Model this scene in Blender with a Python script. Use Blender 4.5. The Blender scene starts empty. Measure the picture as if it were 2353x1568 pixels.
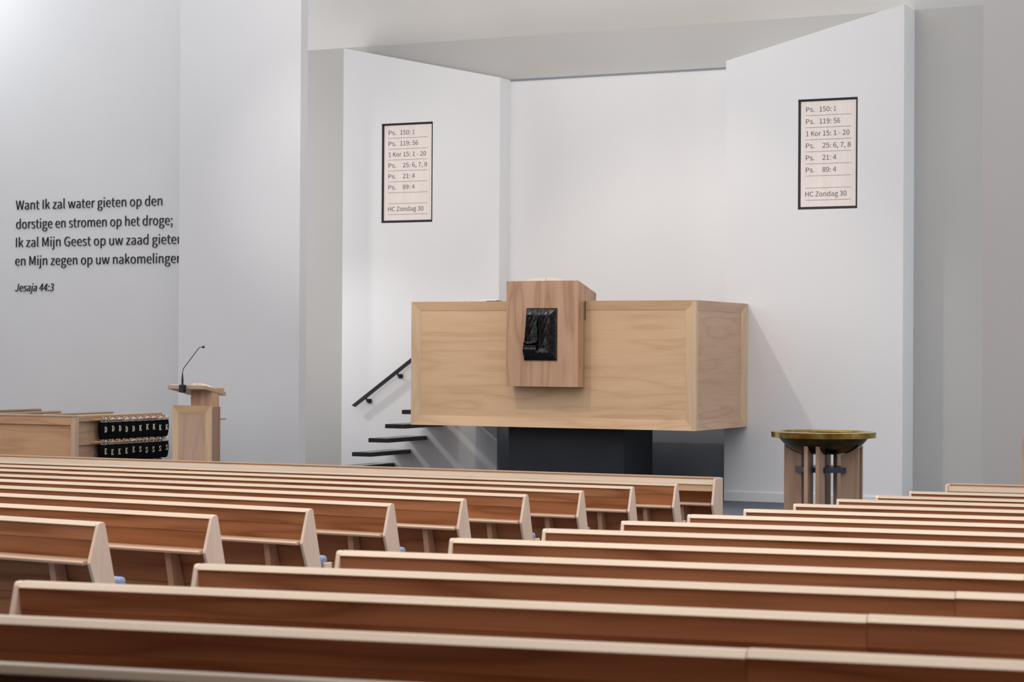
import bpy, bmesh, math, random, os
from mathutils import Vector, Matrix
random.seed(7)
SC = bpy.context.scene
COL = SC.collection
PI = math.pi
EYE = 1.63                      # camera height above the podium carpet (z = 0)

# ------------------------------------------------------------------ camera
F, YAW, PITCH, ROLL = 4829.42, 0.4510847, 0.0059258, 0.0057309
cy, sy, cp, sp = math.cos(YAW), math.sin(YAW), math.cos(PITCH), math.sin(PITCH)
fwd = Vector((-sy*cp, cy*cp, sp)); rgt = Vector((cy, sy, 0)); upv = rgt.cross(fwd)
r2 = math.cos(ROLL)*rgt + math.sin(ROLL)*upv
u2 = -math.sin(ROLL)*rgt + math.cos(ROLL)*upv
cd = bpy.data.cameras.new('camera'); cam = bpy.data.objects.new('camera', cd); COL.objects.link(cam)
M = Matrix((r2, u2, -fwd)).transposed().to_4x4(); M.translation = Vector((0, 0, EYE)); cam.matrix_world = M
cd.sensor_width = 36; cd.sensor_fit = 'HORIZONTAL'; cd.lens = F*36/2353
cd.clip_start = .05; cd.clip_end = 200
cd.dof.use_dof = True; cd.dof.focus_distance = 19; cd.dof.aperture_fstop = 6.3
SC.camera = cam

# ------------------------------------------------------------------ light and exposure
SC.view_settings.view_transform = 'Standard'; SC.view_settings.look = 'None'
SC.view_settings.exposure = 0.0; SC.view_settings.gamma = 1.0; SC.view_settings.use_curve_mapping = False
W = bpy.data.worlds.new('world'); SC.world = W; W.use_nodes = True
bg = W.node_tree.nodes['Background']; bg.inputs[0].default_value = (.965, .97, 1, 1); bg.inputs[1].default_value = 1.56

def area_light(name, loc, target, sx, sz, power, color, spread=PI):
    d = bpy.data.lights.new(name, 'AREA'); d.spread = spread; d.shape = 'RECTANGLE'; d.size = sx; d.size_y = sz
    d.energy = power; d.color = color
    o = bpy.data.objects.new(name, d); COL.objects.link(o)
    o.location = loc; o.rotation_euler = (Vector(target)-Vector(loc)).to_track_quat('-Z', 'Y').to_euler(); return o
def spot_light(name, loc, target, power, color, angle, blend=.6, radius=.12):
    d = bpy.data.lights.new(name, 'SPOT'); d.energy = power; d.color = color; d.spot_size = angle; d.spot_blend = blend
    d.shadow_soft_size = radius
    o = bpy.data.objects.new(name, d); COL.objects.link(o)
    o.location = loc; o.rotation_euler = (Vector(target)-Vector(loc)).to_track_quat('-Z', 'Y').to_euler(); return o
# bare area lights for assumed side windows and an added roof light, none built
area_light('assumed_left_daylight', (-17.85, 11.5, 4.4), (-9.5, 17.5, 3.6), 7.0, 6.0, 190, (.93, .97, 1))  # assumed daylight from the left; the side wall has no opening
area_light('assumed_left_corner_daylight', (-17.85, 18.7, 6.6), (-14, 19.4, 5.2), 1.4, 2.0, 62, (.93, .98, 1))  # assumed window near the corner, brightens the upper left of the verse wall
area_light('added_roof_daylight', (-4.5, 8.0, 9.5), (-4.5, 8.1, 0), 14, 12, 430, (1, .96, .90), 1.5)  # added overhead light for the pew tops, no skylight modelled
area_light('assumed_chancel_daylight', (-1.2, 21.0, 3.0), (-8, 21.6, 3.0), 2.6, 4.6, 62, (.86, .94, 1))  # assumed unseen window behind the right front wall, lights the panel sides
area_light('chancel_left_fill', (-14.5, 21.0, 2.9), (-12, 22.0, 2.9), 1.2, 4.6, 20, (1, .95, .90))  # added fill that brightens the back wall beside the left panel
spot_light('added_stair_spot', (-15.3, 20.4, 4.0), (-11.3, 22.16, .45), 245, (.95, .97, 1), .75, 1.0, .16)  # spot added behind the left front wall to throw the tread shadows
spot_light('assumed_ceiling_spot', (-11.2, 15.6, 8.2), (-8.6, 21, 1.6), 560, (1, .88, .76), .75)  # assumed lamp out of view, placed from the pulpit's shadow edge
spot_light('fill_spot_left_panel', (-10.5, 14.0, 4.9), (-12.2, 22.2, 2.8), 330, (1, .96, .92), .55, 1.0)  # added spot, no known fixture, lifts the left panel
spot_light('fill_spot_right_panel', (-8.5, 14.0, 4.9), (-7.0, 22.2, 3.0), 80, (1, .96, .92), .5, 1.0)  # likewise an added spot, for the right panel
area_light('soffit_fill', (-9.5, 15.0, 4.2), (-9.5, 20.9, 6.8), 6, .5, 22, (1, .93, .84), 1.2)  # unseen lamp added to brighten the soffit

# ------------------------------------------------------------------ materials
def new_mat(name):
    m = bpy.data.materials.new(name); m.use_nodes = True
    return m, m.node_tree, m.node_tree.nodes['Principled BSDF']
def N(t, kind, **kw):
    n = t.nodes.new(kind)
    for k, v in kw.items(): setattr(n, k, v)
    return n
def math_node(t, op, a, b=None):
    n = N(t, 'ShaderNodeMath', operation=op)
    for i, v in enumerate((a, b)):
        if v is None: continue
        if isinstance(v, (int, float)): n.inputs[i].default_value = v
        else: t.links.new(v, n.inputs[i])
    return n.outputs[0]
def paint(name, col, rough=.6, var=.02, bump=.0):
    m, t, p = new_mat(name)
    p.inputs['Roughness'].default_value = rough
    tc = N(t, 'ShaderNodeTexCoord'); nz = N(t, 'ShaderNodeTexNoise'); nz.inputs['Scale'].default_value = 1.3; nz.inputs['Detail'].default_value = 4
    t.links.new(tc.outputs['Object'], nz.inputs['Vector'])
    rp = N(t, 'ShaderNodeValToRGB'); e = rp.color_ramp.elements
    e[0].position = .3; e[1].position = .7
    e[0].color = (*[c*(1-var) for c in col], 1); e[1].color = (*[min(1, c*(1+var)) for c in col], 1)
    t.links.new(nz.outputs['Fac'], rp.inputs[0]); t.links.new(rp.outputs[0], p.inputs['Base Color'])
    if bump:
        n2 = N(t, 'ShaderNodeTexNoise'); n2.inputs['Scale'].default_value = 180
        t.links.new(tc.outputs['Object'], n2.inputs['Vector'])
        b = N(t, 'ShaderNodeBump'); b.inputs['Strength'].default_value = bump; b.inputs['Distance'].default_value = .002
        t.links.new(n2.outputs['Fac'], b.inputs['Height']); t.links.new(b.outputs[0], p.inputs['Normal'])
    return m
def wood(name, light, dark, axis='X', scale=1.0, figure=.5, rough=.38, vary=.12, rings=7.0, spec=.4):
    """beech: fine streaks along one axis and cathedral figure from the contours of a stretched noise"""
    m, t, p = new_mat(name)
    p.inputs['Roughness'].default_value = rough; p.inputs['Specular IOR Level'].default_value = spec
    tc = N(t, 'ShaderNodeTexCoord'); oi = N(t, 'ShaderNodeObjectInfo')
    off = N(t, 'ShaderNodeVectorMath', operation='SCALE'); off.inputs[0].default_value = (37, 21, 53)
    t.links.new(oi.outputs['Random'], off.inputs['Scale'])
    add = N(t, 'ShaderNodeVectorMath', operation='ADD')
    t.links.new(tc.outputs['Object'], add.inputs[0]); t.links.new(off.outputs[0], add.inputs[1])
    def mapped(al, ac):
        mp = N(t, 'ShaderNodeMapping'); s = [ac*scale]*3; s['XYZ'.index(axis)] = al*scale
        mp.inputs['Scale'].default_value = s; t.links.new(add.outputs[0], mp.inputs['Vector']); return mp.outputs[0]
    nb = N(t, 'ShaderNodeTexNoise'); nb.inputs['Scale'].default_value = 1; nb.inputs['Detail'].default_value = 1.2; nb.inputs['Roughness'].default_value = .4
    t.links.new(mapped(.8, 6.5), nb.inputs['Vector'])
    ring = math_node(t, 'PINGPONG', math_node(t, 'MULTIPLY', nb.outputs['Fac'], rings), 1.0)
    ring = math_node(t, 'POWER', ring, 3.0)
    fs = N(t, 'ShaderNodeTexNoise'); fs.inputs['Scale'].default_value = 1; fs.inputs['Detail'].default_value = 5
    t.links.new(mapped(3, 90), fs.inputs['Vector'])
    bd = N(t, 'ShaderNodeTexNoise'); bd.inputs['Scale'].default_value = 1; bd.inputs['Detail'].default_value = 2
    t.links.new(mapped(.5, 5), bd.inputs['Vector'])
    f = math_node(t, 'ADD', math_node(t, 'MULTIPLY', ring, figure), math_node(t, 'MULTIPLY', fs.outputs['Fac'], .55))
    f = math_node(t, 'ADD', f, math_node(t, 'MULTIPLY', bd.outputs['Fac'], .5))
    rp = N(t, 'ShaderNodeValToRGB'); e = rp.color_ramp.elements
    e[0].position = .30; e[0].color = (*light, 1); e[1].position = 1.15 if False else 1.0; e[1].color = (*dark, 1)
    t.links.new(f, rp.inputs[0])
    hs = N(t, 'ShaderNodeHueSaturation')
    v = math_node(t, 'ADD', math_node(t, 'MULTIPLY', oi.outputs['Random'], vary), 1-vary/2)
    t.links.new(v, hs.inputs['Value']); t.links.new(rp.outputs[0], hs.inputs['Color'])
    t.links.new(hs.outputs[0], p.inputs['Base Color'])
    return m
def plain(name, col, rough=.4, metal=0, emit=None):
    m, t, p = new_mat(name)
    p.inputs['Base Color'].default_value = (*col, 1); p.inputs['Roughness'].default_value = rough; p.inputs['Metallic'].default_value = metal
    if emit:
        p.inputs['Emission Color'].default_value = (*col, 1); p.inputs['Emission Strength'].default_value = emit
    return m
def noisy(name, c0, c1, scale, rough=.5, metal=0, bump=0, stretch=(1, 1, 1), dist=.004, pos=(.35, .65), emit=0):
    m, t, p = new_mat(name)
    p.inputs['Roughness'].default_value = rough; p.inputs['Metallic'].default_value = metal
    tc = N(t, 'ShaderNodeTexCoord'); mp = N(t, 'ShaderNodeMapping'); mp.inputs['Scale'].default_value = stretch
    nz = N(t, 'ShaderNodeTexNoise'); nz.inputs['Scale'].default_value = scale; nz.inputs['Detail'].default_value = 6
    t.links.new(tc.outputs['Object'], mp.inputs[0]); t.links.new(mp.outputs[0], nz.inputs['Vector'])
    rp = N(t, 'ShaderNodeValToRGB'); e = rp.color_ramp.elements; e[0].position, e[1].position = pos
    e[0].color = (*c0, 1); e[1].color = (*c1, 1)
    t.links.new(nz.outputs['Fac'], rp.inputs[0]); t.links.new(rp.outputs[0], p.inputs['Base Color'])
    if emit:
        t.links.new(rp.outputs[0], p.inputs['Emission Color']); p.inputs['Emission Strength'].default_value = emit
    if bump:
        b = N(t, 'ShaderNodeBump'); b.inputs['Strength'].default_value = bump; b.inputs['Distance'].default_value = dist
        t.links.new(nz.outputs['Fac'], b.inputs['Height']); t.links.new(b.outputs[0], p.inputs['Normal'])
    return m

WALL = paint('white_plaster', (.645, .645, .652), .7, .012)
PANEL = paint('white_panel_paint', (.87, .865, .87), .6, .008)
DIMWALL = paint('dimmed_plaster', (.475, .455, .44), .7, .012)  # plaster darkened to carry the weaker light on the right side
CEIL = paint('ceiling_paint', (.86, .845, .81), .8, .01)
CARPET = noisy('blue_grey_carpet', (.035, .042, .06), (.22, .24, .29), 95, .95, 0, .6)
PALE_X = wood('pale_beech_lengthwise', (.575, .44, .32), (.45, .325, .22), 'X', figure=.2, rough=.3)
PALE_Y = wood('pale_beech_crosswise', (.80, .63, .48), (.60, .42, .28), 'Y', figure=.25, rough=.32)
PALE_Z = wood('pale_beech_upright', (.82, .63, .50), (.64, .47, .35), 'Z', figure=.2, rough=.36)
DIMSHELF_X = wood('dimmed_shelf_beech', (.56, .38, .26), (.42, .27, .175), 'X', figure=.2, rough=.34)  # weaker light below the pew backs is put into this darker beech
RED_X = wood('red_beech_board', (.54, .235, .108), (.29, .108, .043), 'X', figure=.44, rough=.45, vary=.22, spec=.15)
HONEY_X = wood('honey_beech_lengthwise', (.76, .52, .315), (.57, .345, .185), 'X', figure=.3, vary=.05)
HONEY_Y = wood('honey_beech_crosswise', (.64, .42, .28), (.47, .28, .17), 'Y', figure=.36, vary=.05)
HONEY_Z = wood('honey_beech_upright', (.76, .55, .36), (.58, .38, .22), 'Z', figure=.3, vary=.05)
ROSE_Z = wood('rosy_beech_upright', (.60, .37, .235), (.40, .22, .13), 'Z', figure=.45, vary=.05, rings=8)
TAN_Z = wood('tan_beech_upright', (.62, .43, .30), (.46, .30, .20), 'Z', figure=.3, vary=.06)
TAN_X = wood('tan_beech_lengthwise', (.64, .37, .205), (.45, .24, .12), 'X', figure=.35, vary=.06)
POST_Z = wood('brown_beech_upright', (.60, .35, .21), (.44, .24, .135), 'Z', figure=.3, vary=.08)
DUSK_Z = wood('dusky_beech_upright', (.38, .235, .17), (.26, .15, .105), 'Z', figure=.3, vary=.05)
TAN_Y = wood('tan_beech_crosswise', (.50, .33, .22), (.34, .21, .13), 'Y', figure=.35, vary=.06)
NAVY = noisy('dark_navy_lacquer', (.006, .0085, .015), (.009, .012, .02), 3, .5)
NAVYBLUE = noisy('navy_blue_lacquer', (.016, .024, .05), (.022, .032, .065), 3, .4)
BROWN_Z = wood('brown_beech_board', (.50, .335, .24), (.35, .215, .145), 'Z', figure=.4, vary=.06)
TANL_X = wood('light_tan_beech', (.56, .39, .265), (.41, .265, .17), 'X', figure=.3, vary=.05)
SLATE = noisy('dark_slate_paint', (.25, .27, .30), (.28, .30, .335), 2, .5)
BLACKSTEEL = noisy('black_steel', (.012, .013, .017), (.02, .021, .027), 30, .38)
TREADTOP = plain('tread_rubber', (.16, .16, .155), .22)
BRONZE = noisy('dark_bronze', (.014, .014, .015), (.05, .046, .044), 45, .24, .9, .22, dist=.003)
BRASS = noisy('aged_brass', (.36, .25, .06), (.58, .43, .13), 14, .25, 1, .12, dist=.002)
BRASSDARK = noisy('dark_brass', (.06, .045, .018), (.12, .085, .032), 9, .2, 1, .05, dist=.002)
BLACK = plain('black_plastic', (.012, .012, .013), .45)
INK = plain('black_lettering', (.008, .008, .01), .5)
DISPLAYINK = plain('grey_brown_print', (.045, .038, .035), .6)
FRAMEBLACK = plain('black_frame', (.013, .013, .015), .5)
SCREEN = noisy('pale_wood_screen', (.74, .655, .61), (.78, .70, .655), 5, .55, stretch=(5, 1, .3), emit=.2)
CLOTHBLACK = plain('black_velvet', (.004, .004, .005), .95)
CLOTHBLACK.node_tree.nodes['Principled BSDF'].inputs['Specular IOR Level'].default_value = .1
GOLD = plain('ivory_embroidery', (.82, .76, .55), .7)
PAPER = plain('cream_paper', (.86, .80, .66), .8)
WHITEPAPER = plain('white_paper', (.80, .80, .78), .8)
SILVER = plain('silver_clasp', (.62, .64, .68), .25, 1)
HANDLE = noisy('turned_pale_wood', (.62, .42, .28), (.74, .55, .40), 30, .35)
HANDLEDARK = noisy('turned_orange_wood', (.48, .21, .07), (.62, .30, .12), 30, .35)
BLUE = noisy('blue_tweed', (.09, .13, .28), (.40, .47, .66), 330, .95, 0, .8, stretch=(1, 1, 1), pos=(.4, .6))
SKIRT = paint('skirting_paint', (.85, .85, .84), .5, .01)

# ------------------------------------------------------------------ mesh helpers
class MB:
    def __init__(s): s.v = []; s.f = []; s.smooth = False
    def add(s, vs, fs):
        b = len(s.v); s.v += [tuple(v) for v in vs]; s.f += [tuple(i+b for i in f) for f in fs]; return s
    def box(s, x0, x1, y0, y1, z0, z1):
        return s.add([(x, y, z) for x in (x0, x1) for y in (y0, y1) for z in (z0, z1)],
                     [(0, 1, 3, 2), (4, 6, 7, 5), (0, 4, 5, 1), (2, 3, 7, 6), (0, 2, 6, 4), (1, 5, 7, 3)])
    def prism(s, poly, axis, a, b):
        """poly: list of 2D points in the plane of the two other axes; extruded along axis from a to b"""
        def P(q, t):
            return {'X': (t, q[0], q[1]), 'Y': (q[0], t, q[1]), 'Z': (q[0], q[1], t)}[axis]
        n = len(poly)
        return s.add([P(q, a) for q in poly]+[P(q, b) for q in poly],
                     [tuple(range(n)), tuple(range(2*n-1, n-1, -1))]+[(i, (i+1) % n, n+(i+1) % n, n+i) for i in range(n)])
    def tube(s, pts, r, n=10, caps=True):
        pts = [Vector(p) for p in pts]; rs = r if isinstance(r, (list, tuple)) else [r]*len(pts)
        b = len(s.v); up = Vector((0.12, .35, .93)).normalized()
        for i, p in enumerate(pts):
            d = (pts[min(i+1, len(pts)-1)]-pts[max(i-1, 0)]).normalized()
            a = d.cross(up)
            if a.length < 1e-3: a = d.cross(Vector((1, 0, 0)))
            a.normalize(); c = d.cross(a)
            s.v += [tuple(p+rs[i]*(math.cos(2*PI*k/n)*a+math.sin(2*PI*k/n)*c)) for k in range(n)]
        for i in range(len(pts)-1):
            for k in range(n):
                s.f.append((b+i*n+k, b+i*n+(k+1) % n, b+(i+1)*n+(k+1) % n, b+(i+1)*n+k))
        if caps:
            s.f.append(tuple(b+k for k in range(n))); s.f.append(tuple(b+(len(pts)-1)*n+k for k in reversed(range(n))))
        s.smooth = True; return s
    def lathe(s, prof, c, n=48):
        b = len(s.v); m = len(prof)
        for k in range(n):
            a = 2*PI*k/n
            s.v += [(c[0]+r*math.cos(a), c[1]+r*math.sin(a), c[2]+z) for r, z in prof]
        for k in range(n):
            for i in range(m-1):
                s.f.append((b+k*m+i, b+((k+1) % n)*m+i, b+((k+1) % n)*m+i+1, b+k*m+i+1))
        s.smooth = True; return s
    def build(s, name, mat, parent=None, bevel=0, seg=2, shift=True):
        me = bpy.data.meshes.new(name)
        vs = s.v
        if parent is not None and shift:
            o = parent_origin(parent); vs = [(v[0]-o[0], v[1]-o[1], v[2]-o[2]) for v in vs]
        me.from_pydata(vs, [], s.f); me.validate()
        bm = bmesh.new(); bm.from_mesh(me); bmesh.ops.recalc_face_normals(bm, faces=bm.faces[:])
        if s.smooth:
            for f in bm.faces: f.smooth = True
            for e in bm.edges:
                if len(e.link_faces) == 2 and e.calc_face_angle() > .6: e.smooth = False
        bm.to_mesh(me); bm.free()
        me.materials.append(mat)
        ob = bpy.data.objects.new(name, me); COL.objects.link(ob)
        if parent is not None: ob.parent = parent
        if bevel:
            md = ob.modifiers.new('bevel', 'BEVEL'); md.width = bevel; md.segments = seg; md.limit_method = 'ANGLE'; md.angle_limit = .6
        return ob
def parent_origin(p):
    o = Vector((0, 0, 0))
    while p is not None: o += p.location; p = p.parent
    return o
def tag(o, label, cat, group=None):
    o['label'] = label; o['category'] = cat
    if group: o['group'] = group
    return o
def thing(name, loc, label, cat, group=None):
    o = bpy.data.objects.new(name, None); COL.objects.link(o); o.location = loc; o.empty_display_size = .1
    return tag(o, label, cat, group)
def struct(name, mb, mat, bevel=0):
    o = mb.build(name, mat, None, bevel); o['kind'] = 'structure'; return o
def copy_tree(o, parent=None):
    c = o.copy(); COL.objects.link(c)
    if parent is not None: c.parent = parent
    for ch in list(o.children): copy_tree(ch, c)
    return c
FONT = None
try:        # the sans serif that ships with Blender; the built-in face is used where it is missing
    FONT = bpy.data.fonts.load(os.path.join(bpy.utils.system_resource('DATAFILES'), 'fonts', 'Noto Sans CJK Regular.woff2'))
except Exception as e: print('font', e)
def text_geo(s, depth=.0, shear=0.0, bold=0.0):
    cu = bpy.data.curves.new('t', 'FONT')
    if FONT: cu.font = FONT
    cu.body = s; cu.extrude = depth; cu.shear = shear; cu.resolution_u = 4; cu.offset = bold
    ob = bpy.data.objects.new('t', cu); COL.objects.link(ob)
    dg = bpy.context.evaluated_depsgraph_get(); dg.update()
    me = bpy.data.meshes.new_from_object(ob.evaluated_get(dg))
    vs = [v.co.copy() for v in me.vertices]; fs = [tuple(p.vertices) for p in me.polygons]
    bpy.data.objects.remove(ob); bpy.data.curves.remove(cu); bpy.data.meshes.remove(me)
    return vs, fs
CAPH = None
def cap_height():
    global CAPH
    if CAPH is None:
        v, _ = text_geo('H'); CAPH = max(p.y for p in v)-min(p.y for p in v)
    return CAPH
def text_to(mb, s, x0, x1, zbase, cap, place, depth=.0, shear=0.0, bold=0.0, xs=None):
    """text fitted between x0 and x1 on a baseline; place(x, z, d) gives the world point"""
    vs, fs = text_geo(s, 1.0 if depth else 0, shear, bold)
    a, b = min(v.x for v in vs), max(v.x for v in vs)
    k = cap/cap_height(); kx = (x1-x0)/(b-a) if xs is None else xs*k
    mb.add([place(x0+(v.x-a)*kx, zbase+v.y*k, v.z*depth) for v in vs], fs)

# ------------------------------------------------------------------ the setting
YP = 22.165      # front of the two tall white panels
YC = 22.459      # centre panel
YB = 22.592      # back wall
CZ = 5.42        # chancel ceiling
SL = .0335       # slope of the nave floor
def nave_z(y): return -1.0268-.78+EYE+SL*(15.475-y)
fb = MB(); fb.add([(-18, -4, nave_z(-4)), (5, -4, nave_z(-4)), (5, 17, nave_z(17)), (-18, 17, nave_z(17)),
                   (-18, -4, nave_z(-4)-.2), (5, -4, nave_z(-4)-.2), (5, 17, nave_z(17)-.2), (-18, 17, nave_z(17)-.2)],
                  [(0, 1, 2, 3), (4, 5, 6, 7), (0, 1, 5, 4), (1, 2, 6, 5), (2, 3, 7, 6), (3, 0, 4, 7)])
struct('floor_nave', fb, CARPET)
struct('floor_podium', MB().box(-18, 5, 17, 22.8, -.45, 0), CARPET)
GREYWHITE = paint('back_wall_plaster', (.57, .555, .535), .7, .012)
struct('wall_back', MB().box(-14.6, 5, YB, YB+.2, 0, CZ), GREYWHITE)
struct('ceiling', MB().prism([(YB+.2, CZ-.2), (YB, CZ), (19.4, CZ+3.2), (19.4, CZ+3.5), (YB+.2, CZ+.2)], 'X', -14.6, 5), CEIL)      # soffit rising towards the nave
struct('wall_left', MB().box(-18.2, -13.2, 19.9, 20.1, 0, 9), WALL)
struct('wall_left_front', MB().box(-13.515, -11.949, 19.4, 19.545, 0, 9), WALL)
struct('wall_right_front', MB().box(-4.563, 5, 19.4, 19.545, 0, 9), DIMWALL)
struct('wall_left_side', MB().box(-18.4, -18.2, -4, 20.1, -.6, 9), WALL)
struct('ceiling_shade_slab', MB().box(-18.2, 5, -4, 3.8, 2.75, 3.0), CEIL)  # unseen slab added to keep sky light off the near rows
struct('wall_rear', MB().box(-18.2, 5, -4.2, -4, -.6, 9), DIMWALL)
struct('wall_right_side', MB().box(5, 5.2, -4, 12, -.6, 9), DIMWALL)
# white reredos panels with slanting tops; the outer two carry a recess for a hymn board
def panel(name, x0, x1, zl, zr, hole, y0, y1):
    m = MB(); hx0, hx1, hz0, hz1 = hole
    zt = lambda x: zl+(zr-zl)*(x-x0)/(x1-x0)
    for ax, bx, lo in ((x0, hx0, None), (hx0, hx1, 1), (hx1, x1, None)):
        if lo is None: m.prism([(ax, 0), (bx, 0), (bx, zt(bx)), (ax, zt(ax))], 'Y', y0, y1)
        else:
            m.prism([(ax, 0), (bx, 0), (bx, hz0), (ax, hz0)], 'Y', y0, y1)
            m.prism([(ax, hz1), (bx, hz1), (bx, zt(bx)), (ax, zt(ax))], 'Y', y0, y1)
    m.box(hx0, hx1, y0+.12, y1, hz0, hz1)
    return struct(name, m, PANEL)
HL = (-12.505, -11.804, 1.567+EYE, 2.768+EYE); HR = (-7.255, -6.580, 1.600+EYE, 2.812+EYE)
panel('wall_panel_left', -13.041, -10.912, 3.715+EYE, 3.247+EYE, HL, YP, YC+.06)
panel('wall_panel_right', -8.097, -6.069, 3.286+EYE, 3.787+EYE, HR, YP, YB)
struct('wall_panel_centre', MB().box(-10.912, -8.097, YC, YB, 0, 3.245+EYE), PANEL)
struct('trim_1', MB().box(-10.912, -8.097, YC-.012, YC+.04, 3.237+EYE, 3.258+EYE), SLATE)      # thin dark reveal along the top of the centre panel
# skirting
struct('baseboard_right', MB().box(-8.094, -6.071, YP-.016, YP, 0, .105), SKIRT, .003)
struct('baseboard_left', MB().box(-13.04, -10.95, YP-.016, YP, 0, .105), SKIRT, .003)
# dark lining of the niche under the pulpit
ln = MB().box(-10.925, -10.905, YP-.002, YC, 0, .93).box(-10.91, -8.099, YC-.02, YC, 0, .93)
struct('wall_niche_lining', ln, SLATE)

# ------------------------------------------------------------------ pulpit
PX0, PX1, PYF, PYB, PZ0, PZ1 = -11.206, -7.826, 20.561, 22.160, -.799+EYE, .568+EYE
pul = thing('pulpit', (-9.5, 21.3, 0), 'large beech pulpit box raised on a dark pedestal in front of white wall panels', 'pulpit')
def framed(face, u0, u1, w0, w1, bu0, bu1, bw0, bw1, depth, name, mats, sub=True):
    """a mitred bevelled frame round a sunk field; face(u, w, d) -> point, d = depth below the front"""
    out = [(u0, w0), (u1, w0), (u1, w1), (u0, w1)]; inn = [(u0+bu0, w0+bw0), (u1-bu1, w0+bw0), (u1-bu1, w1-bw1), (u0+bu0, w1-bw1)]
    fld = MB(); fld.add([face(u, w, depth) for u, w in inn]+[face(u, w, depth+.03) for u, w in inn],
                        [(0, 1, 2, 3), (7, 6, 5, 4), (0, 1, 5, 4), (1, 2, 6, 5), (2, 3, 7, 6), (3, 0, 4, 7)])
    f = fld.build(name, mats[0], pul)
    for i, nm in enumerate(('frame_rail', 'frame_stile', 'frame_rail', 'frame_stile')):
        j = (i+1) % 4
        q = [(*out[i], 0), (*out[j], 0), (*inn[j], depth-.004), (*inn[i], depth-.004)]
        g = MB(); g.add([face(*a) for a in q]+[face(a[0], a[1], .05) for a in q],
                        [(0, 1, 2, 3), (7, 6, 5, 4), (0, 1, 5, 4), (1, 2, 6, 5), (2, 3, 7, 6), (3, 0, 4, 7)])
        g.build(nm, mats[1] if nm == 'frame_rail' else mats[2], f, .0012, 1)
    return f
framed(lambda u, w, d: (u, PYF+d, w), PX0, PX1-.002, PZ0, PZ1, .108, .121, .107, .10, .022, 'front_panel', (HONEY_X, HONEY_X, HONEY_Z))
framed(lambda u, w, d: (PX1-d, u, w), PYF+.002, PYB, PZ0, PZ1, .115, .158, .10, .105, .026, 'side_panel', (HONEY_Y, HONEY_Y, HONEY_Z))
MB().box(PX0, PX0+.05, PYF+.06, PYB, PZ0, PZ1).build('side_panel', HONEY_Y, pul)
MB().box(PX0+.06, PX1-.06, PYF+.06, PYB, PZ0+.004, PZ0+.10).build('floor_slab', BLACKSTEEL, pul)
MB().box(PX0+.05, PX1-.05, PYF+.052, PYF+.10, PZ0+.1, PZ1-.002).build('inner_lining', HONEY_X, pul)
MB().box(-10.161, -8.777, 20.9, 21.72, 0, PZ0+.004).build('pedestal', NAVY, pul, .004)
DX0, DX1, DYF = -9.955, -9.106, 20.407
dk = MB().prism([(DYF, -.355+EYE), (PYF-.001, -.355+EYE), (PYF-.001, .5695+EYE), (20.885, .5695+EYE), (20.885, .659+EYE), (DYF, .781+EYE)], 'X', DX0, DX1).build('reading_desk', ROSE_Z, pul, .002)
MB().box(-9.093, -9.088, PYF-.006, PYF+.001, .36+EYE, .566+EYE).build('hinge_strip', BLACK, pul)
# bronze relief: a height field with bevelled rim, two hollowed leaves, a deep crease and a rolled band
def relief():
    m = MB(); nu, nv = 64, 96
    x0t, x0b, x1, z0, z1 = -9.712, -9.735, -9.350, -.072+EYE, .488+EYE
    def h(u, v):
        rim = min(1, v/.13, (1-u)/.17, (1-v)/.15, u/.05)
        rim = max(0, rim)
        top = .058
        g = 0
        if u > .44: g -= .020*math.sin(PI*min(1, max(0, (u-.45)/.38)))**.8*min(1, max(0, (v-.10)/.45))*min(1, max(0, (.87-v)/.10))
        if u < .42 and v < .67: g -= .010*math.sin(PI*min(1, max(0, (u-.06)/.34)))*min(1, max(0, (v-.10)/.40))
        cu = .42+.07*v; wd = .008+.024*math.sin(PI*min(1, max(0, (v-.25)/.60)))**1.5
        cre = math.exp(-((u-cu)/max(wd, .01))**2)*min(1, max(0, (v-.2)/.1))*min(1, max(0, (.87-v)/.06))
        g -= .026*cre
        rid = math.exp(-((u-(.435 if v < .2 else cu-.03))/.016)**2)*(.5 if v < .2 else .0); g += .012*rid
        if u < .44:
            g += .012*math.exp(-((v-.668)/.012)**2) - .014*math.exp(-((v-.695)/.012)**2) + .014*math.exp(-((v-.725)/.014)**2)
            if .73 < v < .86: g += .012*math.sin(PI*(v-.73)/.13)
        nz = .0012*math.sin(37*u+3*v)*math.sin(29*v+11*u)
        return .012+(top-.012)*rim**.8+(g+nz)*min(1, rim*1.5)
    for j in range(nv+1):
        v = j/nv
        xl = x0t+(x0b-x0t)*v+.006*math.sin(5*v+1)
        if v > .64: xl -= .008
        if v > .9: xl += .010
        for i in range(nu+1):
            u = i/nu; d = h(u, v)
            m.v.append((xl+(x1-xl)*u, DYF-d, z1+(z0-z1)*v))
    w = nu+1
    for j in range(nv):
        for i in range(nu): m.f.append((j*w+i, j*w+i+1, (j+1)*w+i+1, (j+1)*w+i))
    edge = [i for i in range(w)]+[j*w+nu for j in range(1, nv+1)]+[nv*w+i for i in range(nu-1, -1, -1)]+[j*w for j in range(nv-1, 0, -1)]
    b = len(m.v)
    for k in edge: m.v.append((m.v[k][0], DYF, m.v[k][2]))
    n = len(edge)
    for k in range(n): m.f.append((edge[k], edge[(k+1) % n], b+(k+1) % n, b+k))
    m.smooth = True
    return m
rel = relief().build('bronze_relief', BRONZE, dk); rel['label'] = 'dark bronze relief plaque with folded leaves and a rolled band'

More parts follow.
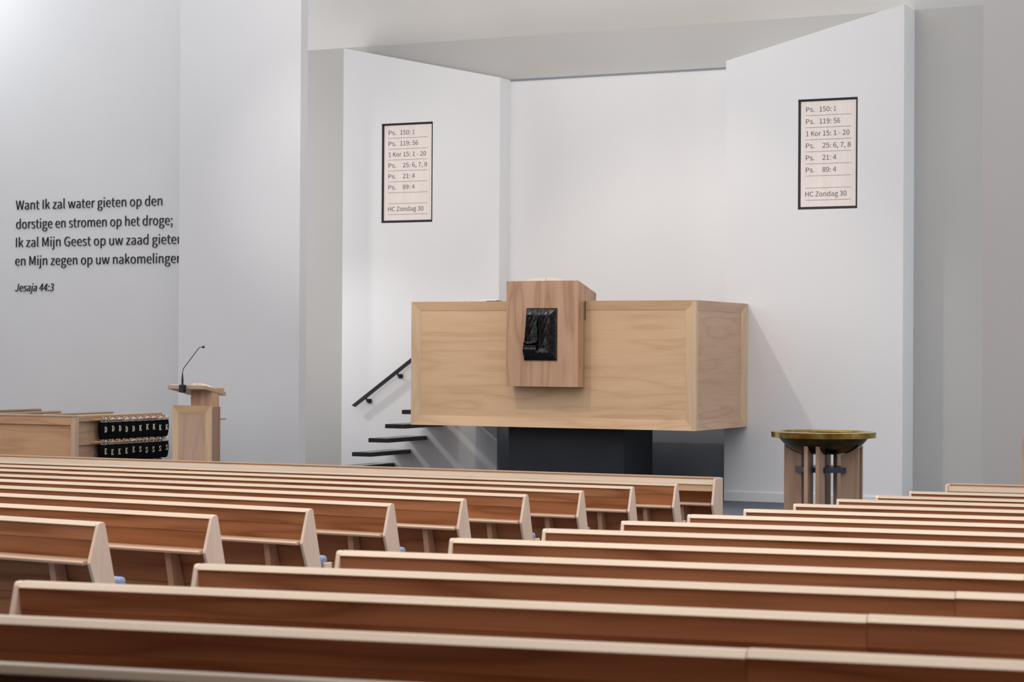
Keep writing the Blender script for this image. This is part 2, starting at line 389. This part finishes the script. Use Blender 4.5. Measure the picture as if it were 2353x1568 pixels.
# open book on the pulpit desk, and things left on the parapet
def open_book(name, cx, cyy, z, w, d, t, slope, label):
    """two curved page blocks and a cover; slope = drop per metre towards +Y"""
    o = thing(name, (cx, cyy, z), label, 'book')
    def block(sgn, m):
        n = 9; ring = []
        for i in range(n):
            u = i/(n-1); x = cx+sgn*(.004+u*w/2)
            hh = t*(.35+1.0*math.sin(PI*min(1, u*1.05+.12))**.7*.75)*(1-.35*u)
            ring.append((x, hh))
        for y in (cyy-d/2, cyy+d/2):
            zz = z-slope*(y-cyy)
            m.v += [(x, y, zz+.004) for x, hh in ring]+[(x, y, zz+.004+hh) for x, hh in ring]
        b = len(m.v)-4*n
        for i in range(n-1):
            m.f += [(b+i, b+i+1, b+n+i+1, b+n+i), (b+2*n+i, b+3*n+i, b+3*n+i+1, b+2*n+i+1), (b+n+i, b+n+i+1, b+3*n+i+1, b+3*n+i), (b+i, b+2*n+i, b+2*n+i+1, b+i+1)]
        m.f += [(b, b+n, b+3*n, b+2*n), (b+n-1, b+3*n-1, b+4*n-1, b+2*n-1)]
    for sgn in (-1, 1):
        m = MB(); block(sgn, m); m.build('page_block', PAPER, o)
    c = MB(); ya, yb = cyy-d/2-.006, cyy+d/2+.006
    c.prism([(ya, z-slope*(ya-cyy)), (yb, z-slope*(yb-cyy)), (yb, z-slope*(yb-cyy)+.004), (ya, z-slope*(ya-cyy)+.004)], 'X', cx-w/2-.012, cx+w/2+.012)
    c.build('cover', BLACK, o)
    return o
sl = (.781-.659)/(20.885-DYF)
open_book('open_bible', -9.50, 20.60, .781+EYE-sl*(20.60-DYF)+.001, .50, .34, .040, sl, 'large open book with cream pages on top of the pulpit reading desk')
pb = thing('black_folder', (-10.24, 20.64, PZ1), 'black folder with white papers lying on the pulpit parapet', 'folder')
MB().box(-10.29, -10.13, 20.59, 20.66, PZ1, PZ1+.008).build('cover', BLACK, pb)
MB().prism([(20.585, PZ1+.008), (20.665, PZ1+.008), (20.665, PZ1+.022), (20.585, PZ1+.010)], 'X', -10.37, -10.17).build('paper_sheets', WHITEPAPER, pb)

# ------------------------------------------------------------------ stairs and handrail on the left panel
st = thing('floating_staircase', (-11.9, 21.7, 0), 'floating black stair treads climbing right to the pulpit beside the white wall', 'stairs')
for k in range(-2, 6):
    x0 = -12.117+(k-3)*.2195; zt = -.990+EYE+(k-3)*.1675
    if zt < .1: continue
    yb = YP-.001
    t = MB().box(x0, x0+.257, 21.21, yb, zt-.05, zt-.003).build('tread', BLACKSTEEL, st, .002)
    MB().box(x0+.012, x0+.25, 21.22, yb, zt-.003, zt).build('tread_surface', TREADTOP, t)
    MB().box(x0+.10, x0+.108, 21.24, 21.95, zt-.0005, zt+.0015).build('grip_strip', BLACK, t)
hr = thing('handrail', (-12.4, YP, .6), 'black flat handrail on two brackets sloping up the white wall beside the stair', 'handrail')
ra, rb = Vector((-12.834, YP-.085, -.658+EYE)), Vector((-11.90, YP-.085, .004+EYE+.0))
rd = (rb-ra).normalized(); rn = Vector((-rd.z, 0, rd.x))
q = [ra+rn*.022, ra-rn*.006-rd*.0, rb-rn*.022, rb+rn*.022]
q[1] = ra-rn*.022+rd*.03
MB().prism([(p.x, p.z) for p in q], 'Y', YP-.097, YP-.073).build('rail', BLACKSTEEL, hr, .002)
for s in (.20, .66):
    c = ra+(rb-ra)*s
    b = MB().box(c.x-.028, c.x+.028, YP-.012, YP, c.z-.085, c.z-.035).tube([(c.x, YP-.005, c.z-.06), (c.x, YP-.06, c.z-.06), (c.x-.004, YP-.085, c.z-.018)], .011, 8)
    b.build('wall_bracket', BLACKSTEEL, hr)

# ------------------------------------------------------------------ hymn boards
ROWS = [[('Ps.', 287, 383), ('150:', 440, 572), ('1', 602, 0)], [('Ps.', 287, 383), ('119:', 440, 572), ('56', 598, 673)],
        [('1 Kor', 289, 455), ('15:', 480, 572), ('1 - 20', 602, 778)], [('Ps.', 287, 383), ('25:', 475, 570), ('6, 7, 8', 597, 793)],
        [('Ps.', 287, 383), ('21:', 475, 570), ('4', 595, 630)], [('Ps.', 287, 383), ('89:', 475, 570), ('4', 595, 630)], [], [('HC Zondag 30', 284, 748)]]
def hymn_board(hole, label):
    x0, x1, z0, z1 = hole; yf = YP+.026
    o = thing('hymn_board', ((x0+x1)/2, yf, z0), label, 'hymn board', 'hymn boards on the white panels')
    e = .022
    fr = MB().box(x0+.004, x0+e, yf-.012, yf+.03, z0+.003, z1-.004).box(x1-e, x1-.002, yf-.012, yf+.03, z0+.003, z1-.004)
    fr.box(x0+e, x1-e, yf-.012, yf+.03, z0+.003, z0+e+.006).box(x0+e, x1-e, yf-.012, yf+.03, z1-e, z1-.004).box(x0+.004, x1-.004, yf+.03, YP+.118, z0+.004, z1-.004)
    fr.build('frame', FRAMEBLACK, o)
    # black reveal strips round the recess
    MB().box(x0, x1, YP+.001, yf-.012, z1-.012, z1-.001).build('reveal_strip', FRAMEBLACK, o)
    sx0, sx1, sz0, sz1 = x0+e+.004, x1-e+.002, z0+e+.008, z1-e-.002
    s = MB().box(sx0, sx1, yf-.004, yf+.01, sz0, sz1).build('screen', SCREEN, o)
    X = lambda px: sx0+(px-228)/627*(sx1-sx0)
    Z = lambda f: sz1-f*(sz1-sz0)
    rl = MB(); H = sz1-sz0
    for i in range(8):
        f = .1336+.1148*i
        rl.box(X(285), X(799), yf-.0055, yf-.003, Z(f)-.0016, Z(f)+.0016)
        for s_, a, b in ROWS[i]:
            zb = Z(f-.0345); tx = MB()
            text_to(tx, s_, X(a), X(b) if b else 0, zb, H*.046, lambda x, z, d: (x, yf-.0052, z), xs=None if b else .8)
            tx.build('printed_word', DISPLAYINK, s)
    rl.build('ruled_lines', DISPLAYINK, s)
    return o
hymn_board(HL, 'black framed hymn board on the white wall panel left of the pulpit')
hymn_board(HR, 'black framed hymn board on the white wall panel right of the pulpit, above the font')

# ------------------------------------------------------------------ verse on the left wall
vl = thing('wall_lettering', (-16.2, 19.9, .7+EYE), 'black raised lettering of a Dutch bible verse on the left wall', 'lettering')
LINES = [('Want Ik zal water gieten op den', -16.195, -14.098, 1.672, .112), ('dorstige en stromen op het droge;', -16.190, -13.955, 1.447, .112),
         ('Ik zal Mijn Geest op uw zaad gieten', -16.190, -13.815, 1.229, .112), ('en Mijn zegen op uw nakomelingen', -16.200, -13.822, 1.010, .112)]
def words(line, name, x0, x1, z, cap, shear=0.0):
    """raised letters, one mesh per word"""
    m = MB(); text_to(m, line, x0, x1, z+EYE, cap, lambda x, zz, d: (x, 19.9-.006-d, zz), .006, shear, -.004)
    par = list(range(len(m.v)))
    def root(i):
        while par[i] != i: par[i] = par[par[i]]; i = par[i]
        return i
    for f in m.f:
        for i in f[1:]: par[root(i)] = root(f[0])
    sk = lambda v: v[0]-shear*(v[2]-z-EYE)
    span = {}
    for i, v in enumerate(m.v):
        r = root(i); lo, hi = span.get(r, (9e9, -9e9)); span[r] = (min(lo, sk(v)), max(hi, sk(v)))
    order = sorted(span, key=lambda r: span[r][0]); word = {}; k = 0; end = -9e9
    for r in order:
        if end > -9e8 and span[r][0]-end > .24*cap: k += 1
        word[r] = k; end = max(end, span[r][1])
    for w in range(k+1):
        idx = [i for i in range(len(m.v)) if word[root(i)] == w]; mp = {i: j for j, i in enumerate(idx)}
        q = MB(); q.add([m.v[i] for i in idx], [tuple(mp[i] for i in f) for f in m.f if f[0] in mp]); q.build(name, INK, vl)
for s_, a, b, z, c in LINES: words(s_, 'word', a, b, z, c)
words('Jesaja 44:3', 'citation_word', -16.20, -15.63, .704, .090, .22)

# ------------------------------------------------------------------ baptismal font
FX, FY = -5.955, 19.0
ft = thing('baptismal_font', (FX, FY, 0), 'baptismal font with brass bowl on upright beech boards, right of the pulpit', 'font')
def arc(r0, z0, r1, z1, n=14):
    return [(r0+(r1-r0)*math.sin(PI/2*i/n), z0+(z1-z0)*(1-math.cos(PI/2*i/n))) for i in range(n+1)]
bz = .700
out = [(.42*i/16, bz+.163*(i/16)**3.6) for i in range(1, 17)]; inn = [(r-.012, z+.014) for r, z in reversed(out)]
MB().lathe([(0, bz)]+out+inn+[(0, bz+.014)], (FX, FY, 0), 64).build('bowl', BRASSDARK, ft)
MB().lathe([(.42, .862), (.485, .862), (.488, .912), (.42, .918), (.40, .90), (.40, .87), (.42, .862)], (FX, FY, 0), 64).build('rim', BRASS, ft)
zc = lambda r: bz+.163*(min(r, .42)/.42)**3.6
def font_board(dx, dy, s):
    """one upright board of a radial pair: dx, dy direction out, s = side offset"""
    m = MB(); a = Vector((dx, dy, 0)); b = Vector((-dy, dx, 0)); n = 6
    rs = [.19+.17*i/n for i in range(n+1)]
    c = Vector((FX, FY, 0)); t = .019
    def ring(side): return [c+a*r+b*(s+side*t) for r in rs]
    vs = []
    for side in (-1, 1):
        vs += [p for p in ring(side)]
        vs += [Vector((p.x, p.y, zc(r)-.003)) for p, r in zip(ring(side), rs)]
    w = n+1
    fs = []
    for i in range(n):
        fs += [(i, i+1, w+i+1, w+i), (2*w+i, 3*w+i, 3*w+i+1, 2*w+i+1), (w+i, w+i+1, 3*w+i+1, 3*w+i), (i, 2*w+i, 2*w+i+1, i+1)]
    fs += [(0, w, 3*w, 2*w), (n, 2*w+n, 3*w+n, w+n)]
    m.add(vs, fs); m.build('upright_board', BROWN_Z, ft, .003)
for dx, dy in ((-1, 0), (0, -1), (1, 0), (0, 1)):
    for s in (-.056, .056): font_board(dx, dy, s)
a0 = PI/8
MB().prism([(FX+.262*math.cos(a0+k*PI/4), FY+.262*math.sin(a0+k*PI/4)) for k in range(8)], 'Z', .540, .588).build('ring_shelf', NAVYBLUE, ft, .002)

# ------------------------------------------------------------------ lectern, microphone, papers
lt = thing('lectern', (-12.58, 18.42, 0), 'beech lectern with moulded front and slanted top standing before the left wall', 'lectern')
LX0, LX1, LY, LZ = -12.818, -12.345, 18.30, -.564+EYE
fl = MB(); o_ = [(LX0, 0), (LX1, 0), (LX1, LZ), (LX0, LZ)]; i_ = [(LX0+.065, .07), (LX1-.07, .07), (LX1-.07, LZ-.085), (LX0+.065, LZ-.085)]
lf = MB().box(LX0+.06, LX1-.06, LY+.016, LY+.035, .06, LZ-.08).build('front_panel', TAN_Z, lt)
for i in range(4):
    j = (i+1) % 4
    g = MB(); qq = [(o_[i][0], LY, o_[i][1]), (o_[j][0], LY, o_[j][1]), (i_[j][0], LY+.014, i_[j][1]), (i_[i][0], LY+.014, i_[i][1])]
    g.add(qq+[(a, LY+.035, c) for a, b, c in qq], [(0, 1, 2, 3), (7, 6, 5, 4), (0, 1, 5, 4), (1, 2, 6, 5), (2, 3, 7, 6), (3, 0, 4, 7)])
    g.build('frame_moulding', HONEY_Z if i % 2 else HONEY_X, lf)
MB().box(LX0+.012, LX1-.008, LY+.036, LY+.20, 0, LZ-.012).build('body', DUSK_Z, lt)
MB().box(LX1-.25, LX1+.0, LY+.20, LY+.30, -.715+EYE, -.700+EYE).build('shelf', TAN_X, lt)
MB().box(-12.616, -12.352, LY+.04, LY+.17, LZ-.012, -.385+EYE).build('neck', ROSE_Z, lt)
YD0, YD1 = 18.2, 18.594
MB().prism([(YD0, -.389+EYE), (YD1, -.462+EYE), (YD1, -.424+EYE), (YD0, -.351+EYE)], 'X', -12.812, -12.345).build('desk_top', TANL_X, lt, .002)
MB().prism([(YD1-.03, -.418+EYE), (YD1-.018, -.42+EYE), (YD1-.018, -.385+EYE), (YD1-.03, -.383+EYE)], 'X', -12.75, -12.36).build('book_stop', TAN_X, lt)
ls = .073/.394
open_book('hymn_book', -12.475, 18.33, -.351+EYE-ls*.13+.001, .18, .15, .032, ls, 'small open book with cream pages lying on the lectern top')
pp = MB(); pp.prism([(18.22, -.351+EYE-ls*.02+.001), (18.42, -.351+EYE-ls*.22+.001), (18.42, -.351+EYE-ls*.22+.009), (18.22, -.351+EYE-ls*.02+.009)], 'X', -12.79, -12.62)
tag(pp.build('paper_stack', PAPER), 'thin stack of cream paper lying on the left half of the lectern top', 'paper')
mc = thing('microphone', (-12.62, 18.172, -.4+EYE), 'black gooseneck microphone clipped to the front edge of the lectern', 'microphone')
MX = -12.606
MB().box(MX-.028, MX+.028, 18.146, 18.1985, -.425+EYE, -.345+EYE).build('clamp', BLACK, mc, .004)
MB().tube([(MX, 18.172, -.345+EYE), (MX, 18.172, -.325+EYE), (MX, 18.172, -.30+EYE), (MX, 18.172, -.235+EYE)], [.014, .011, .012, .007], 10).build('base_collar', BLACK, mc)
gp = [(MX, 18.172, -.24+EYE), (MX+.002, 18.172, -.205+EYE), (MX+.012, 18.172, -.175+EYE), (MX+.195, 18.172, .03+EYE), (MX+.212, 18.172, .043+EYE), (MX+.235, 18.172, .045+EYE), (MX+.25, 18.172, .047+EYE)]
MB().tube(gp, .0042, 8).build('gooseneck', BLACK, mc)
wm = MB(); wm.lathe([(0, -.014), (.008, -.011), (.0135, -.004), (.0145, .002), (.011, .010), (.005, .014), (0, .0145)], (MX+.258, 18.172, .048+EYE), 14); wm.build('capsule', BLACK, mc)

# ------------------------------------------------------------------ side block on the left: screen with rods, bags, pews
BX, BY0, BY1, BZ = -13.699, 17.80, 19.36, -.674+EYE
sb = thing('pew_screen', (-14.6, 18.0, 0), 'beech panelled screen in front of the side pews at left, carrying two rods of bags', 'pew screen')
MB().box(-16.8, BX-.055, BY0+.022, BY0+.045, .0, BZ-.10).build('front_panel', TAN_X, sb)
MB().box(-16.8, BX-.055, BY0, BY0+.05, BZ-.105, BZ-.018).build('frame_rail', TAN_X, sb, .002)
MB().box(-16.8, BX+.004, BY0-.008, BY0+.058, BZ-.018, BZ).build('cap_rail', PALE_X, sb, .003)
MB().box(BX-.055, BX, BY0, BY0+.07, 0, BZ-.018).build('corner_post', TAN_Z, sb, .002)
MB().box(BX-.050, BX-.030, BY0+.07, BY1, 0, BZ-.02).build('side_panel', TAN_Y, sb)
MB().box(BX-.06, BX, BY0+.07, BY1, BZ-.068, BZ-.018).build('side_rail', TAN_Y, sb)
MB().box(BX-.06, BX, BY0+.07, BY1, -.99+EYE, -.945+EYE).build('side_rail', TAN_Y, sb)
MB().box(BX-.06, BX+.002, BY0+.058, BY1, BZ-.018, BZ).build('cap_rail', PALE_Y, sb, .003)
MB().box(BX-.06, BX, BY1-.05, BY1, 0, BZ-.068).build('end_post', TAN_Z, sb)
for z in (-.728+EYE, -.966+EYE):
    rod = thing('hanging_rod', (BX, 18.7, z), '%s orange wooden rod on the left pew screen, hung with black bags' % ('upper' if z > .8 else 'lower'), 'rod', 'rods on the left screen')
    MB().tube([(BX+.045, 18.06, z), (BX+.045, 19.345, z)], .0125, 10).build('rail', HANDLEDARK, rod)
    for y in (18.09, 19.33): MB().tube([(BX, y, z), (BX+.045, y, z)], .008, 8).build('rod_peg', HANDLE, rod)
# serif capitals for the bags: strokes as bars and arcs, u to the right, v upwards, letter 1 high
def letter_geo(ch):
    bars = []
    def bar(x0, y0, x1, y1): bars.append([(x0, y0), (x1, y0), (x1, y1), (x0, y1)])
    def line(xa, ya, xb, yb, w): bars.append([(xa-w/2, ya), (xa+w/2, ya), (xb+w/2, yb), (xb-w/2, yb)])
    def arcs(cx, cyy, rx, ry, a0, a1, w, n=14):
        for i in range(n):
            a, b = a0+(a1-a0)*i/n, a0+(a1-a0)*(i+1)/n
            bars.append([(cx+rx*math.cos(a), cyy+ry*math.sin(a)), (cx+rx*math.cos(b), cyy+ry*math.sin(b)),
                         (cx+(rx-w)*math.cos(b), cyy+(ry-.07)*math.sin(b)), (cx+(rx-w)*math.cos(a), cyy+(ry-.07)*math.sin(a))])
    if ch == 'D':
        bar(.0, .0, .34, .07); bar(0, .93, .34, 1); bar(.09, .07, .22, .93); arcs(.30, .5, .36, .5, -PI/2, PI/2, .14)
    if ch == 'K':
        for x in (0, .46): bar(x, 0, x+.28, .07); bar(x, .93, x+.26, 1)
        bar(.07, .07, .20, .93); line(.22, .45, .58, .95, .09); line(.34, .58, .60, .05, .15)
    if ch == 'E':
        bar(0, 0, .60, .07); bar(0, .93, .57, 1); bar(.08, .07, .21, .93); bar(.21, .48, .44, .54)
        bar(.54, .07, .60, .26); bar(.51, .76, .57, .93); bar(.40, .40, .44, .62)
    if ch == 'S':
        arcs(.29, .74, .26, .26, PI*.12, PI*1.5, .12); arcs(.29, .26, .28, .26, -PI*.88, PI*.5, .12)
        bar(.50, .70, .56, .95); bar(.0, .05, .06, .30)
    return bars
def make_bag(y, zrod, ch, row, i, label, dark):
    x = BX+.045
    jit = [0, .003, -.002, .004, -.003][(i*3+row) % 5]
    o = thing('collection_bag', (x, y, zrod-.0125), label, 'collection bag', 'collection bags on the '+('upper rod' if row == 0 else 'lower rod'))
    w = .061; zt = zrod-.026; zb = zrod-.214
    m = MB(); n = 16; cols = []
    for k in range(n+1):
        u = -1+2*k/n
        drop = (zb+.030*abs(u)**3) + jit
        bulge = .021+.011*math.sqrt(max(0, 1-u*u))
        cols.append((y+u*w, drop, bulge))
    rows_ = 5
    for side in (1, -1):
        for yy, dz, bl in cols:
            for r in range(rows_+1):
                f = r/rows_
                m.v.append((x+side*bl*(.35+.65*math.sin(PI*(.15+.8*f))), yy, zt+(dz-zt)*f))
    R = rows_+1; S = (n+1)*R
    for k in range(n):
        for r in range(rows_):
            a = k*R+r
            m.f += [(a, a+R, a+R+1, a+1), (S+a, S+a+1, S+a+R+1, S+a+R)]
        m.f += [(k*R, S+k*R, S+k*R+R, k*R+R), (k*R+R-1, k*R+2*R-1, S+k*R+2*R-1, S+k*R+R-1)]
    m.f += [tuple(range(R))+tuple(S+r for r in reversed(range(R))), tuple(n*R+r for r in reversed(range(R)))+tuple(S+n*R+r for r in range(R))]
    m.smooth = True
    m.build('bag_cloth', CLOTHBLACK, o)
    L = MB(); hgt = .060; base = zrod-.136+jit*2; y0 = y-.020+jit
    for q_ in letter_geo(ch):
        b = len(L.v)
        L.v += [(x+.036, y0+a*hgt, base+c*hgt) for a, c in q_]+[(x+.0395, y0+a*hgt, base+c*hgt) for a, c in q_]
        L.f += [(b, b+1, b+2, b+3), (b+7, b+6, b+5, b+4), (b, b+1, b+5, b+4), (b+1, b+2, b+6, b+5), (b+2, b+3, b+7, b+6), (b+3, b, b+4, b+7)]
    L.build('letter', GOLD, o)
    # metal clasp over the rod and a turned wooden grip beside it
    c = MB(); c.box(x-.022, x+.026, y-.054, y+.052, zt-.003, zt+.004)
    c.tube([(x+.018, y-.054, zrod+.018), (x+.018, y-.010, zrod+.020)], .009, 8).tube([(x+.002, y-.04, zt), (x+.020, y-.04, zrod), (x+.004, y-.04, zrod+.020)], .005, 6).tube([(x+.002, y+.035, zt), (x+.020, y+.035, zrod), (x+.004, y+.035, zrod+.020)], .005, 6)
    c.build('clasp', SILVER, o)
    if dark is not None:
        g = MB(); g.tube([(x+.024, y-.03, zrod-.008+jit), (x+.026, y+.0, zrod-.004+jit), (x+.026, y+.045, zrod+.0+jit), (x+.024, y+.060, zrod+.003+jit)], [.008, .0125, .0125, .006], 10)
        g.build('grip', HANDLEDARK if dark else HANDLE, o)
    return o
ORD = ['leftmost', 'second', 'third', 'fourth', 'fifth', 'sixth', 'seventh', 'eighth', 'ninth', 'tenth']
for row, (z, word) in enumerate(((-.728+EYE, 'DDDDDKKKKK'), (-.966+EYE, 'EEEEESSSSS'))):
    for i, ch in enumerate(word):
        y = 18.156+.068+.1235*i
        where = ('leftmost' if i == 0 else ORD[i]+' from left')
        lab = 'black velvet collection bag with ivory letter %s, %s on the %s rod' % (ch, where, ('upper', 'lower')[row])
        dark = (0 if row == 0 else (1 if i in (1, 2, 3, 5) else 0)) if not (row == 1 and i > 5) else None
        if i == 0: dark = None
        make_bag(y, z, ch, row, i, lab, dark)
# three pews running front to back behind that screen
for k, (x, y1, z, lab) in enumerate(((-14.216, 19.134, -.672, 'beech side pew directly behind the bag screen, its end nearest the lectern'), (-14.876, 19.05, -.672, 'beech side pew in the middle of the three behind the left screen'),
                                     (-15.60, 19.62, -.672, 'beech side pew farthest left of the three behind the left screen'))):
    o = thing('side_pew', (x, 18.4, 0), lab, 'pew', 'side pews behind the left screen')
    zt = z+EYE
    MB().box(x-.03, x+.03, 17.95, y1, zt-.025, zt).build('top_rail', TAN_Y, o, .006)
    MB().prism([(x-.012, zt-.026), (x+.016, zt-.026), (x-.10, .42), (x-.13, .42)], 'Y', 17.96, y1-.022).build('back_board', TAN_Y, o)
    MB().box(x-.52, x-.10, 17.96, y1-.022, .39, .42).build('seat', TAN_Y, o)
    MB().prism([(x-.03, zt-.004), (x+.03, zt-.004), (x+.10, zt-.19), (x+.02, .4), (x+.02, 0), (x-.50, 0), (x-.50, .42), (x-.16, .42)], 'Y', y1-.02, y1).build('end_panel', TAN_Z, o, .003)
# matching screen at the far right edge
rs_ = thing('pew_screen', (-3.0, 18.3, 0), 'beech panelled pew screen cut by the right edge of the photo', 'pew screen')
MB().box(-3.935, -3.87, 18.2, 18.27, 0, -.677+EYE).build('corner_post', TAN_Z, rs_, .002)
MB().box(-3.87, -1.4, 18.215, 18.25, 0, -.71+EYE).build('front_panel', RED_X, rs_)
MB().box(-3.87, -1.4, 18.2, 18.27, -.71+EYE, -.677+EYE).build('cap_rail', PALE_X, rs_)

# ------------------------------------------------------------------ pews of the nave
HP = .78
def pew_parts(o, L, sgn, joint=None):
    """local frame: x along the row (sgn = direction from the aisle end), y to the front, z up, back top at HP"""
    def B(name, mb, mat, bevel=0, seg=2): return mb.build(name, mat, o, bevel, seg, shift=False)
    def X(a, b): return (min(a*sgn, b*sgn), max(a*sgn, b*sgn))
    T = .018
    # the aisle end panel and the far end panel, kinked at shelf height
    poly = [(.004, HP-.012), (.012, HP-.001), (.040, HP-.001), (.050, HP-.010), (.128, HP-.31), (.150, HP-.42), (.150, 0), (.020, 0), (.020, HP-.42), (.002, HP-.32), (-.052, HP-.184)]
    for a in (0, L-T): B('end_panel', MB().prism(poly, 'X', *X(a, a+T)), PALE_Z, .0025)
    # low seat supports, one beside each end panel
    for a in (.001, L-T): B('seat_support', MB().box(*X(a, a+T-.002), .168, .232, 0, HP-.306), PALE_Z, .002)
    cuts = [T, L-T] if joint is None else [T, joint, L-T]
    for a, b in zip(cuts[:-1], cuts[1:]):
        b2 = b-.0015 if b < L-T else b
        lift = .0015 if a > T else 0
        B('top_rail', MB().prism([(y_+lift, HP+z_+lift) for y_, z_ in ((-.002, -.019), (-.002, -.0165), (.0175, -.0008), (.045, 0), (.052, -.006), (.052, -.019))], 'X', *X(a, b2)), PALE_X, .002, 2)
        B('upper_board', MB().prism([(.012, HP-.085), (.006, HP-.019), (.030, HP-.019), (.036, HP-.085)], 'X', *X(a, b2)), RED_X)
        B('back_board', MB().prism([(.090, HP-.36), (.0155, HP-.0865), (.036, HP-.0865), (.112, HP-.36)], 'X', *X(a, b2)), RED_X)
    B('lower_board', MB().prism([(.118, .06), (.096, HP-.362), (.112, HP-.362), (.136, .06)], 'X', *X(T, L-T)), RED_X)
    B('book_shelf', MB().prism([(-.076, HP-.192), (.052, HP-.188), (.045, HP-.172), (-.070, HP-.173), (-.078, HP-.180)], 'X', *X(T+.004, L-T-.004)), DIMSHELF_X, .002)
    B('seat', MB().box(*X(T+.03, L-T-.03), .10, .30, HP-.365, HP-.345), PALE_X, .003)
    B('seat_cushion', MB().box(*X(T+.012, L-T-.04), .145, .236, HP-.345, HP-.270), BLUE, .018, 3)
    n = max(1, int((L-.5)/1.25)); a = .235
    post = [(-.036, HP-.193), (.030, HP-.193), (.085, HP-.36), (.110, 0), (.02, 0), (.01, HP-.42)]
    while a < L-.2:
        B('shelf_support', MB().prism(post, 'X', *X(a, a+.036)), POST_Z, .002); a += 1.27
def place(proto, i, x, y, z, ang, label, group):
    o = proto if i == 0 else copy_tree(proto)
    o.location = (x, y, z-HP+EYE); o.rotation_euler = (0, 0, ang); tag(o, label, 'pew', group); return o
NTH = ['first', 'second', 'third', 'fourth', 'fifth', 'sixth', 'seventh', 'eighth', 'ninth', 'tenth', 'eleventh', 'twelfth', 'thirteenth', 'fourteenth']
LEFT = [(-6.0849, 15.5621, -1.0268, 0.017), (-6.0639, 14.6015, -0.9966, 0.0133), (-6.0186, 13.5606, -0.9664, -0.005), (-5.9941, 12.5892, -0.9362, -0.01), (-5.9678, 11.6319, -0.906, -0.0292), (-5.9454, 10.6628, -0.8758, -0.0491), (-5.9268, 9.7261, -0.8456, -0.0647), (-5.9076, 8.7775, -0.8154, -0.0647), (-5.8959, 7.8356, -0.7851, -0.0911)]
RIGHT = [(-4.2264, 15.6342, -1.0268), (-4.1847, 14.5835, -0.9966), (-4.1906, 13.6625, -0.9664), (-4.1668, 12.6698, -0.9362), (-4.1504, 11.6932, -0.906), (-4.1436, 10.76, -0.8758), (-4.1372, 9.8137, -0.8456), (-4.1321, 8.8616, -0.8154), (-4.1149, 7.8931, -0.7851), (-4.086, 6.9064, -0.7549), (-4.0961, 5.9729, -0.7247), (-4.102, 5.0375, -0.6945), (-4.0939, 4.051, -0.6643), (-4.0703, 3.145, -0.6341)]
lp = bpy.data.objects.new('pew', None); COL.objects.link(lp); pew_parts(lp, 9.0, -1, 4.6)
for i, (x, y, z, a) in enumerate(LEFT):
    w = 'nearest the front screen' if i == 0 else ('nearest the camera' if i == len(LEFT)-1 else '%s behind the front screen' % NTH[i])
    place(lp, i, x, y, z, a, 'long beech pew in the block left of the aisle, row %s' % w, 'pews left of the aisle')
rp = bpy.data.objects.new('pew', None); COL.objects.link(rp); pew_parts(rp, 5.1, 1, 2.55)
for i, (x, y, z) in enumerate(RIGHT):
    w = 'nearest the font' if i == 0 else ('nearest the camera' if i == len(RIGHT)-1 else '%s counted from the font' % NTH[i])
    place(rp, i, x, y, z, .112+.0045*i, 'long beech pew in the block right of the aisle, row %s' % w, 'pews right of the aisle')
# the screens in front of the first rows: a box front with a sloping book board
def front_screen(L, sgn, loc, ang, label):
    o = tag(bpy.data.objects.new('front_pew_screen', None), label, 'pew screen', 'front screens of the pew blocks'); COL.objects.link(o)
    def B(name, mb, mat, bevel=0): return mb.build(name, mat, o, bevel, 2, shift=False)
    def X(a, b): return (min(a*sgn, b*sgn), max(a*sgn, b*sgn))
    T = .02; H = HP+.035
    poly = [(.005, H-.004), (.19, H-.004), (.19, 0), (.03, 0), (.03, HP-.42), (.002, HP-.32), (-.052, HP-.184)]
    for a in (0, L-T): B('end_panel', MB().prism(poly, 'X', *X(a, a+T)), PALE_Z, .002)
    B('front_panel', MB().box(*X(T, L-T), .165, .185, .03, H-.02), RED_X)
    B('cap_rail', MB().box(*X(T, L-T), .150, .192, H-.011, H), PALE_X, .002)
    B('back_strip', MB().box(*X(T, L-T), .152, .165, H-.019, H-.011), RED_X)
    B('book_board', MB().prism([(.004, H-.058), (.004, H-.052), (.034, H-.020), (.165, H-.019), (.165, H-.040)], 'X', *X(T, L-T)), PALE_X, .002)
    B('apron_board', MB().box(*X(T, L-T), .010, .028, H-.110, H-.056), HONEY_X)
    B('book_shelf', MB().prism([(-.070, HP-.192), (.164, HP-.188), (.164, HP-.172), (-.066, HP-.173), (-.072, HP-.180)], 'X', *X(T+.003, L-T-.003)), DIMSHELF_X, .002)
    a = .27
    while a < L-.2:
        B('shelf_support', MB().prism([(-.036, HP-.193), (.164, HP-.193), (.164, 0), (.02, 0), (.01, HP-.42)], 'X', *X(a, a+.036)), POST_Z); a += 1.27
    o.location = loc; o.rotation_euler = (0, 0, ang); return o
front_screen(9.0, -1, (-6.075, 16.425, -1.062-HP+EYE), .018, 'beech screen with sloping book board in front of the pews left of the aisle')
front_screen(5.1, 1, (-4.165, 16.48, -1.052-HP+EYE), .108, 'beech screen with sloping book board in front of the pews right of the aisle')
